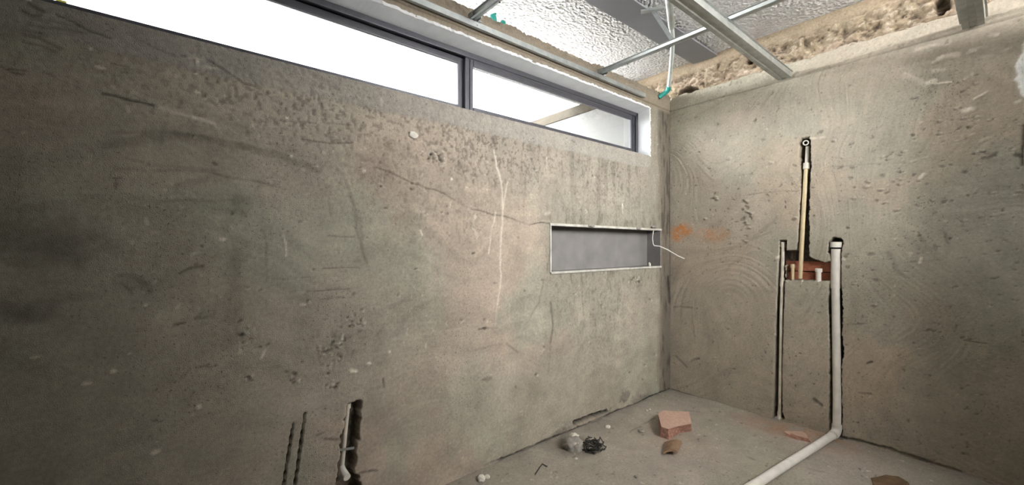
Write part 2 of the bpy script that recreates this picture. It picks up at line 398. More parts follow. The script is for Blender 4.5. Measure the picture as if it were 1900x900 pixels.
# smooth newer render under the sill and around the niche edge
sb = sst(1.85, 1.872, V + 0.02 * (fbm(U * 5, V * 2, 24, 3) - 0.5)) * sst(2.00, 1.99, V) * sst(-.285, -.325, U)
fa.C = mixc(fa.C, 0.75 * sb, (0.34, 0.33, 0.31)); fa.h += 0.004 * sb
for (cx, cy, rx, ry, mul) in ((60, 440, 95, 50, .72), (115, 475, 60, 20, .85), (40, 575, 38, 13, .7), (60, 590, 30, 10, .75), (130, 550, 30, 9, .8), (250, 528, 34, 12, .8), (390, 380, 55, 18, .86), (300, 480, 90, 40, .93)):
    fa.blob((cx, cy), rx, ry, mul, soft=0.8, wob=0.6)
for pts, w, mul in (
    ([(52, 8), (66, 17), (80, 24)], 5, .5), ([(40, 22), (60, 33), (76, 31)], 4, .55), ([(105, 28), (140, 42), (165, 55), (190, 62), (207, 71)], 3, .45),
    ([(52, 70), (80, 75), (100, 84), (118, 91)], 5, .6), ([(55, 50), (100, 55), (160, 61)], 5, .75), ([(50, 82), (88, 90), (110, 98)], 4, .65),
    ([(48, 60), (75, 64), (95, 70)], 4, .7), ([(60, 38), (110, 44), (150, 48)], 4, .8),
    ([(4, 127), (25, 137), (45, 139)], 3, .4), ([(86, 135), (106, 145)], 2, .6), ([(20, 130), (50, 132)], 2, .55),
    ([(190, 178), (215, 183), (250, 192), (287, 200)], 3, .3), ([(340, 104), (378, 108), (412, 130), (450, 158), (470, 162), (512, 190)], 2.5, .55),
    ([(235, 60), (290, 90), (330, 105)], 2.5, .65), ([(180, 118), (198, 145)], 2, .6), ([(210, 120), (270, 140), (320, 152)], 2, .7),
    ([(440, 115), (470, 155), (512, 190), (530, 215)], 2, .65), ([(480, 225), (540, 228), (650, 232)], 2, .65), ([(560, 262), (620, 265), (655, 264)], 2, .55),
    ([(205, 268), (260, 260), (330, 254), (400, 262), (480, 281), (560, 306), (590, 318)], 13, .74), ([(215, 246), (300, 246), (380, 255), (460, 268), (540, 292)], 5, .8),
    ([(215, 312), (300, 314), (380, 322), (440, 331), (505, 346)], 4, .78), ([(250, 298), (320, 308), (400, 320)], 4, .82), ([(400, 326), (450, 334), (512, 345)], 3, .72),
    ([(290, 372), (350, 370), (430, 372)], 4, .8), ([(330, 345), (360, 340), (385, 335)], 10, .8), ([(218, 332), (219, 350)], 3, .5), ([(215, 328), (228, 329)], 2, .5),
    ([(446, 372), (450, 420), (440, 500), (436, 560), (430, 640)], 24, .86), ([(434, 380), (420, 425)], 12, .85), ([(436, 470), (440, 535)], 16, .88),
    ([(488, 420), (490, 480), (492, 545)], 4, .78), ([(640, 335), (655, 385), (662, 430), (672, 470), (686, 500), (691, 525)], 5, .72),
    ([(600, 330), (607, 370), (612, 400)], 3, .8), ([(665, 405), (672, 440)], 5, .8),
    ([(700, 312), (760, 336), (830, 360), (870, 386), (930, 402), (970, 411), (985, 415)], 2.5, .55), ([(983, 414), (1022, 416)], 2, .3),
    ([(600, 500), (668, 498)], 1.6, .6), ([(500, 515), (575, 515)], 1.6, .6), ([(555, 541), (650, 537)], 2, .6), ([(590, 556), (640, 552)], 2, .6), ([(610, 433), (655, 435)], 1.6, .65),
    ([(338, 511), (358, 500), (378, 497)], 4, .5), ([(368, 592), (398, 588), (402, 570)], 5, .55), ([(322, 603), (345, 600)], 3, .4), ([(250, 610), (300, 606)], 3, .7),
    ([(222, 515), (250, 517), (275, 530), (284, 543)], 7, .75), ([(226, 530), (246, 545)], 3, .6), ([(474, 646), (488, 645)], 2, .35), ([(540, 698), (550, 694)], 3, .2),
    ([(373, 679), (388, 677)], 2, .5), ([(385, 681), (402, 679)], 2, .5), ([(280, 777), (300, 779)], 2, .5),
    ([(1022, 560), (1026, 600), (1020, 640), (1017, 690)], 4, .6), ([(1010, 520), (1000, 560), (978, 600)], 3, .75), ([(1080, 540), (1082, 620)], 3, .8),
    ([(1150, 520), (1146, 580)], 3, .75), ([(1240, 515), (1243, 545), (1242, 560)], 6, .45), ([(968, 555), (985, 548)], 6, .6), ([(888, 612), (925, 608)], 2, .5),
    ([(750, 590), (800, 560), (850, 555)], 12, .88), ([(700, 620), (730, 590)], 9, .85), ([(940, 640), (960, 655)], 3, .7), ([(708, 705), (712, 720)], 3, .5),
    ([(690, 580), (780, 545)], 6, .85), ([(880, 650), (930, 640)], 3, .8), ([(600, 815), (630, 818)], 4, .45), ([(585, 807), (600, 803)], 3, .5), ([(668, 875), (700, 874)], 3, .4)):
    fa.line(pts, w, mul, dh=-0.0012 * (1 - mul) * 2)
for pts, w, mul in (
    ([(918, 280), (922, 312), (930, 335), (932, 372), (932, 402), (930, 440), (928, 480), (926, 500), (929, 520), (927, 545), (924, 575), (921, 602)], 3.4, .42),
    ([(919, 395), (912, 430), (906, 470)], 3, .4), ([(941, 335), (936, 365), (933, 390)], 3, .35), ([(880, 400), (876, 425), (884, 440)], 5, .35),
    ([(287, 200), (320, 208), (355, 214)], 4, .35), ([(358, 216), (400, 230), (408, 238)], 5, .45), ([(526, 438), (528, 455), (528, 475)], 2, .6), ([(447, 636), (447, 655)], 3, .6),
    ([(440, 658), (455, 657)], 3, .45), ([(486, 668), (495, 652)], 3, .5), ([(781, 428), (783, 438)], 3, .9), ([(276, 402), (276, 413)], 3, .5), ([(365, 110), (367, 170)], 2, .35),
    ([(352, 107), (375, 108)], 5, .35), ([(376, 122), (395, 125)], 4, .3), ([(238, 202), (239, 212)], 3, .4), ([(548, 543), (562, 542)], 3, .6), ([(555, 566), (566, 566)], 3, .7),
    ([(705, 185), (708, 210)], 4, .4), ([(1012, 398), (1020, 395)], 6, .6), ([(1155, 380), (1156, 398)], 3, .5), ([(1015, 290), (1014, 312)], 3, .4), ([(650, 685), (660, 690)], 4, .5)):
    fa.line(pts, w, mul, tgt=WHITE, dh=0.0015)
rr = random.Random(5)
for (cx, cy, rx, ry) in ((210, 689, 5, 3), (160, 712, 7, 3.5), (63, 664, 6, 2.5), (287, 840, 7, 4), (270, 566, 3, 2), (368, 755, 4, 5), (168, 91, 3, 2.5), (366, 115, 3, 3), (362, 137, 3, 2), (365, 171, 3, 2.5), (532, 219, 3, 2.5), (655, 690, 6, 3),
                         (184, 125, 8, 3), (675, 318, 3, 3), (837, 333, 2.5, 2.5), (540, 290, 2.5, 2), (240, 655, 3, 1.5), (411, 445, 5, 4), (722, 653, 3, 3), (684, 675, 5, 3)):
    fa.blob((cx, cy), rx, ry, 0.75, dh=0.004, tgt=WHITE, soft=0.3, wob=0.3)
for i in range(70):                           # little chipped pits and stuck crumbs
    px = rr.uniform(350, 1230); py = rr.uniform(230, 720)
    fa.blob((px, py), rr.uniform(2, 5), rr.uniform(1.5, 3), rr.uniform(.5, .75), dh=-0.004, soft=0.3, rot=rr.uniform(-.6, .6))
    if i % 2: fa.blob((px + 3, py + 2), 3, 2, .25, dh=0.003, tgt=WHITE, soft=0.3)
for (cx, cy) in ((648, 600), (666, 596), (638, 629), (628, 640), (600, 652), (628, 668), (460, 616), (550, 706), (458, 703), (615, 715), (810, 290), (818, 300), (800, 286), (1180, 520)):
    for q in range(7):
        fa.blob((cx + rr.gauss(0, 7), cy + rr.gauss(0, 5)), rr.uniform(2, 5), rr.uniform(1.5, 3), rr.uniform(.45, .7), dh=-0.004, soft=0.3, rot=rr.uniform(-1, 1))
        fa.blob((cx + rr.gauss(0, 7), cy + rr.gauss(0, 5)), rr.uniform(2, 4), rr.uniform(1.5, 2.5), .25, dh=0.004, tgt=WHITE, soft=0.3)
# chased hole with the pipe, two saw cuts, the gap at the foot of the wall
RAW_SHADE = (0.095, 0.078, 0.062)  # raw masonry colour, darkened to stand in for shade inside the cuts
def carve(f, pxpoly, depth, wob=0.010, edge=0.007, raw_shade=RAW_SHADE, fq=55, tint=0.9):
    pts = [f.conv(*p) for p in pxpoly]; k = f._win(pts, 0.06)
    if k is None: return
    u, v = f.U[k], f.V[k]
    sd = poly_sd(u, v, pts) + wob * 2 * (fbm(u * fq, v * fq, 41, 3) - 0.5)
    a = sst(-edge * 0.2, edge, sd)
    rg = 0.02 * (fbm(u * 60, v * 60, 43, 3) - 0.5)
    f.h[k] = f.h[k] * (1 - a) + a * (-depth + rg); f.C[k] = mixc(f.C[k], a * tint, raw_shade)
    lip = np.exp(-((sd + 0.006) / 0.006) ** 2)
    f.C[k] = mixc(f.C[k], 0.25 * lip, (0.5, 0.46, 0.40))
carve(fa, [(643, 748), (672, 742), (667, 790), (668, 812), (660, 830), (662, 850), (655, 872), (668, 885), (680, 990), (618, 990), (626, 880), (630, 850), (632, 812), (640, 790)], 0.058, wob=0.013)
for a_, b_ in (((566, 767), (538, 960)), ((544, 786), (516, 960))):
    pts = [onA(*a_), onA(*b_)]; k = fa._win(pts, 0.02)
    d = seg_dist(fa.U[k], fa.V[k], pts); a = 1 - sst(0.0012, 0.0046, d + 0.003 * fa.wob[k])
    fa.h[k] = fa.h[k] * (1 - a) - 0.03 * a; fa.C[k] = mixc(fa.C[k], 0.95 * a, (.05, .042, .034))
carve(fa, [(1063, 781), (1090, 771), (1126, 758), (1128, 764), (1092, 781), (1064, 794)], 0.05, wob=0.006, raw_shade=(.03, .026, .02))  # shade of the gap put into its near-black colour
fa.line([(1241, 723), (1180, 748), (1126, 771), (1064, 797), (1010, 819), (960, 840), (900, 866)], 4, .35, dh=-.012, wav=.03, wob=1.2)
for (cx, cy, rx, ry) in ((1185, 742, 26, 7), (1120, 768, 22, 8), (1040, 800, 20, 7), (905, 700, 10, 4), (1160, 735, 14, 8)):
    fa.blob((cx, cy), rx, ry, .72, dh=.008, wob=.8)
V2 = V.copy()
top = sst(2.44, 2.52, V); V2 = V + top * (0.035 * (fbm(U * 16, U * 0 + 3, 51, 4, 0.7) - 0.45) + 0.012 * (fbm(U * 70, V * 20, 52, 2) - 0.5))
fa.h += top * 0.02 * (fbm(U * 30, V * 30, 53, 3) - 0.5)
fa.C = mixc(fa.C, sst(2.36, 2.40, V), (0.27, 0.235, 0.19)); fa.C *= (1 - 0.35 * top * fbm(U * 20, V * 20, 54, 3))[..., None]
gr = np.exp(-((V - 2.402) / 0.004) ** 2); fa.h -= 0.008 * gr; fa.C *= (1 - 0.4 * gr)[..., None]
uc = (ua[:-1] + ua[1:]) / 2; vc = (va[:-1] + va[1:]) / 2; UC, VC = np.meshgrid(uc, vc, indexing='ij')
keep = ~(((UC > WX0) & (UC < WX1) & (VC > WZ0) & (VC < WZ1)) | ((UC > NX0) & (UC < NX1) & (VC > NZ0) & (VC < NZ1)))
PA = np.stack([U, -fa.h, V2], -1)
wall_left = grid_obj('wall_left', PA, fa.C, M['wallA'], keep)
tag(wall_left, 'rough grey cement plaster wall below the clerestory window', kind='structure')
c = MB()
YB, YF = 0.19, 0.085
for (x0, x1, z0, z1) in ((-4.9, NX0 - .02, 0, 1.965), (NX1 + .02, 0.14, 0, 1.965), (NX0 - .02, NX1 + .02, 0, NZ0 - .02), (NX0 - .02, NX1 + .02, NZ1 + .02, 1.965)):
    c.box(x0, x1, YF, YB, z0, z1)
c.box(NX0 - .03, NX1 + .03, 0.14, YB, NZ0 - .03, NZ1 + .03)
c.box(-4.9, 0.1, 0.006, YB, WZ0 - .03, WZ0 - .004)
c.box(WX1 + .001, 0.1, 0.012, YB, WZ0 - .001, 2.49); c.box(-4.9, WX0 - .001, 0.012, YB, WZ0 - .001, 2.49)
c.box(WX0 - .001, WX1 + .001, 0.012, YB, WZ1 + .003, 2.49)
c.build('masonry_core', M['block'], wall_left)
# niche lining and its metal edge strips
c = MB(); D = 0.125
c.add([(NX0, D, NZ0), (NX1, D, NZ0), (NX1, D, NZ1), (NX0, D, NZ1), (NX0, 0, NZ0), (NX1, 0, NZ0), (NX1, 0, NZ1), (NX0, 0, NZ1)],
      [(0, 1, 2, 3), (0, 4, 5, 1), (1, 5, 6, 2), (2, 6, 7, 3), (3, 7, 4, 0)])
c.build('niche_lining', M['niche'], wall_left)
EDGE = plain('worn_edge_strip', (0.56, 0.55, 0.50), 0.5, 0.2, var=0.25, scale=18, bump=0.2)
c = MB(); c.box(NX0 - .012, NX1 + .012, -.008, .03, NZ1 - .004, NZ1 + .012); c.build('edge_strip', EDGE, wall_left, bevel=0.002)
c = MB(); c.box(NX0 - .004, NX1 + .006, -.010, .02, NZ0 - .012, NZ0 + .003); c.build('edge_strip', EDGE, wall_left, bevel=0.002)
c = MB(); c.box(NX0 - .010, NX0 + .002, -.006, .02, NZ0, NZ1); c.build('edge_strip', EDGE, wall_left, bevel=0.002)
for (px, py, r_) in ((1095, 419, .035), (1183, 424, .03), (1212, 421, .04)):
    x, z = onA(px, py); o = lump('mortar_blob', M['greycrumb'], (x, -.012, z - .012), r_, .012, .012, int(px), wall_left, 2, .35, flat=False)
x, z = onA(767, 251)
lump('plaster_plug', M['crumb'], (x, -.004, z - .017), .024, .008, .017, 3, wall_left, 3, .18, flat=False)

# white painted reveal with ragged front edge
def ragged(name, fn, n, mat, parent):
    m = MB(); vs = []; fs = []
    for i in range(n + 1):
        vs += fn(i / n, i)
    k = len(vs) // (n + 1)
    for i in range(n):
        for j in range(k): fs.append((i * k + j, i * k + (j + 1) % k, (i + 1) * k + (j + 1) % k, (i + 1) * k + j))
    fs += [tuple(range(k)), tuple(n * k + j for j in range(k))]
    m.add(vs, fs); return m.build(name, mat, parent)
r3 = random.Random(11)
def sof(t, i):
    x = WX0 + (WX1 - WX0) * t; a = r3.uniform(-.004, .004) + .004 * math.sin(x * 23) * math.sin(x * 7); b = r3.uniform(0, .006)
    return [(x, .115, 2.336), (x, -.004 + a, WZ1 - .006), (x, -.006 + a, WZ1 + .004 + b), (x, .115, 2.37)]
reveal = empty('trim_1', (WX1, 0, WZ1)); tag(reveal, 'white painted window reveal with a ragged plaster edge', kind='structure')
def inv(o, p): o.matrix_parent_inverse = p.matrix_world.inverted() if False else Matrix.Translation(-p.location); return o
inv(ragged('reveal_soffit', sof, 260, M['white_paint'], reveal), reveal)
m = MB(); m.box(WX0, WX1, .004, .19, WZ0 - .004, WZ0 - .0005); inv(m.build('reveal_sill', M['white_paint'], reveal), reveal)
def jam(t, i):
    z = WZ0 - .004 + (WZ1 + .004 - WZ0) * t; a = r3.uniform(-.003, .003); b = r3.uniform(0, .007) + .006 * math.sin(z * 31) ** 2
    return [(WX1 - .006, .115, z), (WX1 - .004, -.004 + a, z), (WX1 + .004 + b, -.006 + a, z), (WX1 + .01, .115, z)]
inv(ragged('reveal_jamb', jam, 50, M['white_paint'], reveal), reveal)

# ------------------------------------------------------------------ window_1: sliding aluminium window
win = empty('window_1', (-2.05, .13, WZ0)); tag(win, 'long clerestory window with dark grey aluminium sliding sashes', kind='structure')
def wpart(name, mb, mat, parent=win, bevel=0.002):
    o = mb.build(name, mat, None, bevel=bevel)
    if parent is win: o.parent = win; inv(o, win)
    else: o.parent = parent; 
    return o
FZ1 = 2.340
m = MB(); m.box(WX0, WX1 - .006, .100, .112, FZ1 - .030, FZ1); m.box(WX0, WX1 - .006, .112, .150, FZ1 - .022, FZ1); m.box(WX0, WX1 - .006, .150, .17, FZ1 - .035, FZ1); wpart('head_rail', m, M['alu'])
m = MB(); m.box(WX0, WX1 - .006, .100, .170, WZ0, WZ0 + .028); wpart('sill_rail', m, M['alu'])
m = MB(); m.box(WX1 - .034, WX1 - .006, .100, .112, WZ0, FZ1); m.box(WX1 - .030, WX1 - .006, .112, .17, WZ0, FZ1); wpart('jamb', m, M['alu'])
m = MB(); m.box(WX0, WX0 + .03, .100, .17, WZ0, FZ1); wpart('jamb', m, M['alu'])
def sash(x0, x1, y0, y1, nm):
    e = empty(nm, (0, 0, 0)); e.parent = win; inv(e, win)
    z0, z1 = WZ0 + .028, FZ1 - .030
    for a, b in ((x0, x0 + .058), (x1 - .058, x1)):
        m = MB(); m.box(a, b, y0 + .006, y1, z0, z1); m.box(a, a + .018, y0, y0 + .006, z0, z1); m.box(b - .026, b - .004, y0, y0 + .006, z0, z1)
        wpart('stile', m, M['alu'], e, 0.0015)
    m = MB(); m.box(x0 + .058, x1 - .058, y0, y1, z1 - .034, z1); wpart('top_rail', m, M['alu'], e, .002)
    m = MB(); m.box(x0 + .058, x1 - .058, y0, y1, z0, z0 + .04); wpart('bottom_rail', m, M['alu'], e, .002)
    m = MB(); m.box(x0 + .05, x1 - .05, (y0 + y1) / 2 - .002, (y0 + y1) / 2 + .002, z0 + .03, z1 - .03); wpart('glass_pane', m, M['glass'], e, 0)
    return e
sR = sash(-2.022, WX1 - .03, .114, .130, 'sash'); sL = sash(WX0 + .02, -2.000, .134, .150, 'sash')
# scrap of yellow tape
m = MB(); x, z = onA(112, 3, .140); m.box(x - .010, x + .014, .139, .1415, z - .03, z + .006); wpart('tape_scrap', m, M['yellow'], sL, 0)

# ------------------------------------------------------------------ the right wall (wall_right), plane x = 0
ub = axis((-3.1, 0.03), (-1.98, 0.006), (-1.26, 0.0035), (-0.80, 0.0055), 0.0)
vb = axis((0.0, 0.005), (2.10, 0.006), 2.52)
U, V = np.meshgrid(ub, vb, indexing='ij')
fb = Field(U, V, onB, (0.42, 0.385, 0.33))
lo = fbm(U * 1.5 + 9, V * 1.5, 61, 4); lo2 = fbm(U * 2.2, V * 2.6, 62, 4); md = fbm(U * 6, V * 6, 63, 4)
fb.C = mixc(fb.C, sst(0.45, 0.7, lo), (0.39, 0.38, 0.325)); fb.C = mixc(fb.C, .7 * sst(0.5, .72, lo2), (0.45, 0.385, 0.315))
fb.C *= (0.85 + 0.30 * md)[..., None]
ang = fbm(U * 0.9, V * 0.9, 64, 2) * 5
tr = fbm((U * np.cos(ang) + V * np.sin(ang)) * 4, (V * np.cos(ang) - U * np.sin(ang)) * 26, 65, 4)
fb.C *= (1 + 0.22 * (tr - .5))[..., None]; fb.h += 0.006 * (tr - .5) + .006 * (lo - .5)
pit = fbm(U * 48, V * 48, 66, 3); fb.C *= (1 - .4 * sst(.76, .84, pit))[..., None]; fb.h -= .004 * sst(.76, .84, pit)
lt = sst(.84, .92, fbm(U * 44, V * 44, 67, 2)); fb.C = mixc(fb.C, .3 * lt, WHITE); fb.h += .003 * lt
ORG = (0.62, 0.27, 0.09)
gate = sst(.15, .55, fbm(U * 60, V * 40, 68, 3))
for (cx, cy, rx, ry, s_) in ((1266, 428, 17, 11, 1.0), (1258, 440, 12, 8, .6), (1328, 436, 22, 14, .35), (1300, 432, 20, 8, .15)):
    fb.blob((cx, cy), rx, ry, s_, tgt=ORG, gate=gate, soft=.55, wob=.5)
rb = random.Random(9)
for (cx, cy, sx, sy, n) in ((1384, 385, 7, 20, 16), (1322, 365, 4, 8, 4), (1790, 240, 40, 40, 12), (1840, 290, 30, 10, 8), (1600, 330, 60, 30, 14), (1700, 300, 40, 20, 10), (1480, 300, 120, 60, 14), (1780, 400, 60, 30, 12), (1640, 480, 80, 40, 10)):
    for i in range(n):
        p = (cx + rb.gauss(0, sx), cy + rb.gauss(0, sy))
        fb.blob(p, rb.uniform(2, 5), rb.uniform(1.5, 3), rb.uniform(.55, .8), dh=-.004, soft=.35, rot=rb.uniform(-.8, .8))
        if rb.random() < .6: fb.blob((p[0] + 3, p[1] - 2), rb.uniform(2, 5), rb.uniform(1.5, 3), .25, tgt=WHITE, dh=.004, soft=.3)
for pts, w, mul in (([(1735, 455), (1740, 470), (1755, 478), (1762, 460), (1752, 432), (1745, 425)], 4, .7), ([(1705, 440), (1718, 455), (1728, 465)], 6, .75), ([(1650, 470), (1665, 500), (1680, 515)], 7, .8), ([(1690, 485), (1745, 482)], 3, .75),
                    ([(1340, 470), (1400, 440), (1440, 405)], 6, .85), ([(1370, 460), (1430, 430)], 4, .85), ([(1330, 520), (1360, 490), (1400, 470)], 5, .88), ([(1560, 605), (1605, 600)], 2, .6), ([(1610, 675), (1618, 673)], 3, .4),
                    ([(1790, 635), (1830, 638)], 2, .5), ([(1508, 741), (1516, 746), (1524, 751)], 5, .4), ([(1600, 730), (1618, 730)], 3, .6), ([(1790, 842), (1800, 844)], 4, .5), ([(1885, 287), (1895, 290)], 6, .4), ([(1838, 290), (1850, 282)], 5, .5),
                    ([(1283, 668), (1296, 664)], 4, .5), ([(1250, 570), (1285, 572)], 3, .65), ([(1255, 660), (1275, 680)], 4, .7), ([(1484, 352), (1390, 362)], 2, .75), ([(1535, 310), (1700, 300)], 2, .85), ([(1898, 230), (1897, 305)], 3, .3)):
    fb.line(pts, w, mul, dh=-.003 * (1 - mul) * 2)
for pts, w, s_ in (([(1747, 110), (1762, 105), (1775, 103)], 9, .7), ([(1735, 118), (1748, 112)], 4, .5), ([(1735, 133), (1752, 131)], 5, .4), ([(1727, 155), (1735, 150)], 8, .7), ([(1740, 154), (1765, 150)], 3, .6), ([(1792, 144), (1802, 139)], 4, .8), ([(1812, 182), (1834, 170)], 4, .7),
                   ([(1700, 95), (1730, 85), (1760, 80)], 6, .35), ([(1680, 140), (1725, 160)], 8, .3), ([(1840, 66), (1852, 64)], 5, .8), ([(1862, 96), (1875, 90)], 4, .6), ([(1885, 191), (1893, 188)], 5, .8), ([(1796, 205), (1806, 203)], 9, .7), ([(1793, 102), (1808, 98)], 3, .8), ([(1816, 110), (1840, 106)], 4, .6),
                   ([(1690, 300), (1720, 290)], 3, .4), ([(1820, 262), (1835, 255)], 5, .5), ([(1708, 330), (1716, 322)], 4, .6), ([(1706, 488), (1708, 478)], 3, .9), ([(1560, 480), (1566, 482)], 3, .6), ([(1440, 478), (1448, 474)], 3, .7), ([(1490, 257), (1530, 256)], 3, .5), ([(1830, 90), (1800, 96)], 3, .5)):
    fb.line(pts, w, s_, tgt=WHITE, dh=.004)
k = fb._win([onB(1885, 75), onB(2020, 200)], .05)
sd = poly_sd(U[k], V[k], [onB(*p) for p in ((1896, 74), (1893, 104), (1881, 118), (1886, 140), (1880, 149), (1892, 164), (1902, 192), (2020, 200), (2020, 60))]) + .03 * (fbm(U[k] * 30, V[k] * 30, 69, 3) - .5)
a = sst(-.002, .008, sd); fb.C[k] = mixc(fb.C[k], a, (.86, .88, .90)); fb.h[k] += .005 * a
# chases cut for the plumbing
DEP = 0.084
carve(fb, [(1485, 257), (1493, 255), (1503, 252), (1504, 285), (1505, 305), (1503, 325), (1501, 400), (1502, 440), (1500, 474), (1512, 483), (1530, 487), (1546, 483), (1550, 500), (1546, 521), (1456, 519), (1458, 486), (1478, 486), (1481, 430), (1485, 350), (1484, 305), (1482, 290), (1483, 270)], DEP, wob=.007)
carve(fb, [(1446, 446), (1460, 446), (1459, 464), (1480, 464), (1482, 490), (1457, 492), (1456, 519), (1453, 600), (1451, 700), (1451, 765), (1457, 778), (1432, 783), (1434, 762), (1437, 650), (1440, 560), (1443, 500)], DEP, wob=.004)
carve(fb, [(1537, 449), (1546, 440), (1560, 442), (1566, 452), (1561, 468), (1560, 520), (1564, 570), (1562, 620), (1566, 650), (1561, 680), (1562, 740), (1563, 812), (1540, 812), (1539, 740), (1538, 640), (1536, 560), (1540, 515), (1541, 475), (1535, 466)], DEP, wob=.007)
fb.line([(1245, 723), (1300, 741), (1361, 761), (1428, 783), (1500, 802), (1560, 812), (1593, 817), (1694, 847), (1780, 874)], 4, .45, dh=-.010, wav=.03, wob=1.2)
gr = np.exp(-((V - 2.402) / 0.0045) ** 2); fb.h -= .010 * gr; fb.C *= (1 - .35 * gr)[..., None]
fb.h -= .006 * sst(2.398, 2.404, V)
lip = sst(-.90, -.93, U) * np.exp(-((V - (2.415 + .03 * np.clip(-.9 - U, 0, 1))) / .010) ** 2); fb.h += .012 * lip
V2 = V.copy(); top = sst(2.44, 2.52, V); V2 = V + top * .05 * (fbm(U * 9, U * 0 + 1, 70, 4, .65) - .5)
fb.h -= .045 * sst(2.512, 2.52, V)
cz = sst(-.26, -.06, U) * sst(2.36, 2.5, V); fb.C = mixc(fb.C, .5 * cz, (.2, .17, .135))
PB = np.stack([-fb.h, U, V2], -1)
wall_right = grid_obj('wall_right', PB, fb.C, M['wallB'], flip=True)
tag(wall_right, 'trowelled grey plaster wall with chased-in plumbing', kind='structure')
c = MB(); c.box(.10, .20, -3.1, .19, 0, 2.49); c.box(.02, .11, -3.1, .0, 2.45, 2.50); c.build('masonry_core', M['core'], wall_right)
# rough, unplastered ring beam above
uu = axis((-3.1, .02), (-1.98, .006), .9); vv = axis((2.46, .006), 2.80)
U, V = np.meshgrid(uu, vv, indexing='ij')
n1 = fbm(U * 7, V * 13, 81, 5, .62); n2 = fbm(U * 24, V * 38, 82, 4, .6); n3 = fbm(U * 4, V * 18, 83, 3)
rough_zone = sst(2.74, 2.66, V + .05 * (n1 - .5)); rz_ = sst(2.56, 2.62, V) * 0 + rough_zone
h = -.045 + rz_ * (.085 * (n1 - .45) + .075 * (n2 - .5)) - .03 * sst(2.60, 2.52, V) * rz_ * 0.6
cc = np.ones(U.shape + (3,)) * np.array((.40, .335, .255))
cc = mixc(cc, sst(.45, .65, n3) * rough_zone, (.46, .38, .31)); cc = mixc(cc, sst(.52, .68, n1) * rough_zone * .8, (.23, .18, .13)); cc = mixc(cc, sst(.60, .72, n2) * rough_zone * .6, (.62, .56, .48))
cc = mixc(cc, .8 * sst(.40, .30, n2) * rough_zone, (.14, .11, .085))  # low spots darkened in the colour to stand in for crevice shade
hole = np.exp(-((U + .13) / .10) ** 2 - ((V - 2.545) / .045) ** 2) * (U < .0); h -= .10 * sst(.35, .6, hole); cc = mixc(cc, sst(.3, .6, hole), (.12, .095, .07))
h2 = np.exp(-((U + .62) / .03) ** 2 - ((V - 2.63) / .03) ** 2); h -= .09 * sst(.3, .6, h2); cc = mixc(cc, .8 * sst(.3, .6, h2), (.12, .1, .08))
h3 = np.exp(-((U + 1.62) / .035) ** 2 - ((V - 2.60) / .06) ** 2); h -= .08 * sst(.3, .6, h3); cc = mixc(cc, .8 * sst(.3, .6, h3), (.10, .08, .06))
ring = grid_obj('ring_beam', np.stack([-h, U, V], -1), cc, M['mortar'], flip=True, parent=wall_right)
ring['label'] = 'rough unplastered ring beam with brown mortar and broken brick'
# brick courses laid bare behind the mixer stubs
yl, zt = onB(1458, 487, .05); yr, zb = onB(1546, 521, .05)
zm = onB(1500, 504, .05)[1]
for (z0, z1, cuts) in ((zb - .02, zm - .003, (0, .62, 1)), (zm + .003, zt + .012, (0, .34, 1))):
    for a, b in zip(cuts[:-1], cuts[1:]):
        y0 = yl + (yr - yl) * a - .002; y1 = yl + (yr - yl) * b + .002
        m = MB(); m.box(.046 + .003 * rb.random(), .080, y1, y0, z0, z1); m.build('brick', M['brick'], wall_right, bevel=.003)

# ------------------------------------------------------------------ floor
ux = axis((-4.9, .04), (-2.75, .0065), .0); vy = axis((-3.1, .04), (-2.0, .0065), .0)
U, V = np.meshgrid(ux, vy, indexing='ij')
ff = Field(U, V, lambda a, b: onZ(a, b, 0.0), (.36, .338, .30))
ff.scale = lambda p: (1.23 * F / (p[1] - HOR)) / F
lo = fbm(U * 2, V * 2, 91, 4); md = fbm(U * 7, V * 7, 92, 4)
ff.C = mixc(ff.C, sst(.45, .68, lo), (.39, .36, .325)); ff.C = mixc(ff.C, .6 * sst(.5, .7, fbm(U * 3, V * 3, 93, 4)), (.33, .325, .275)); ff.C *= (.87 + .26 * md)[..., None]
ff.h += .010 * (lo - .5) + .004 * (md - .5) + .003 * (fbm(U * 25, V * 25, 94, 3) - .5)
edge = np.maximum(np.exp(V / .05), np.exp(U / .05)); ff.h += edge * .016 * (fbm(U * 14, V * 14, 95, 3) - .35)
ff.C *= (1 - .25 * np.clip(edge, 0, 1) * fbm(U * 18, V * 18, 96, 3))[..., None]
wl = sst(.82, .9, fbm(U * 40, V * 40, 97, 2)); ff.C = mixc(ff.C, .4 * wl, WHITE); ff.h += .002 * wl
dk = sst(.78, .86, fbm(U * 30, V * 44, 98, 3)); ff.C *= (1 - .5 * dk)[..., None]
RED = (.42, .25, .17)
for (px, py, rx, ry, s_) in ((1470, 805, 50, 12, .55), (1535, 812, 25, 8, .45), (1420, 785, 25, 8, .3), (1250, 820, 40, 12, .2)):
    p = onZ(px, py); a = np.exp(-((U - p[0]) / .14) ** 2 - ((V - p[1]) / .22) ** 2) * s_ * sst(.3, .6, fbm(U * 12, V * 12, 99, 4)); ff.C = mixc(ff.C, a, RED)
p = onZ(1064, 830); d = np.hypot(U - p[0], V - p[1]); ff.h += .010 * np.exp(-(d / .09) ** 2); ff.C *= (1 - .25 * np.exp(-((d - .08) / .06) ** 2))[..., None]
for pts, w, mul in (([(1270, 762), (1300, 765)], 3, .75), ([(1170, 800), (1215, 776)], 3, .7), ([(1500, 870), (1530, 876)], 3, .8), ([(940, 870), (975, 862)], 4, .85), ([(1385, 845), (1400, 852)], 3, .7), ([(1560, 815), (1585, 811)], 4, .35), ([(1590, 820), (1640, 832), (1695, 846)], 5, .5)):
    ff.line(pts, w, mul)
ff.h -= .03 * (U > -.004) * 0
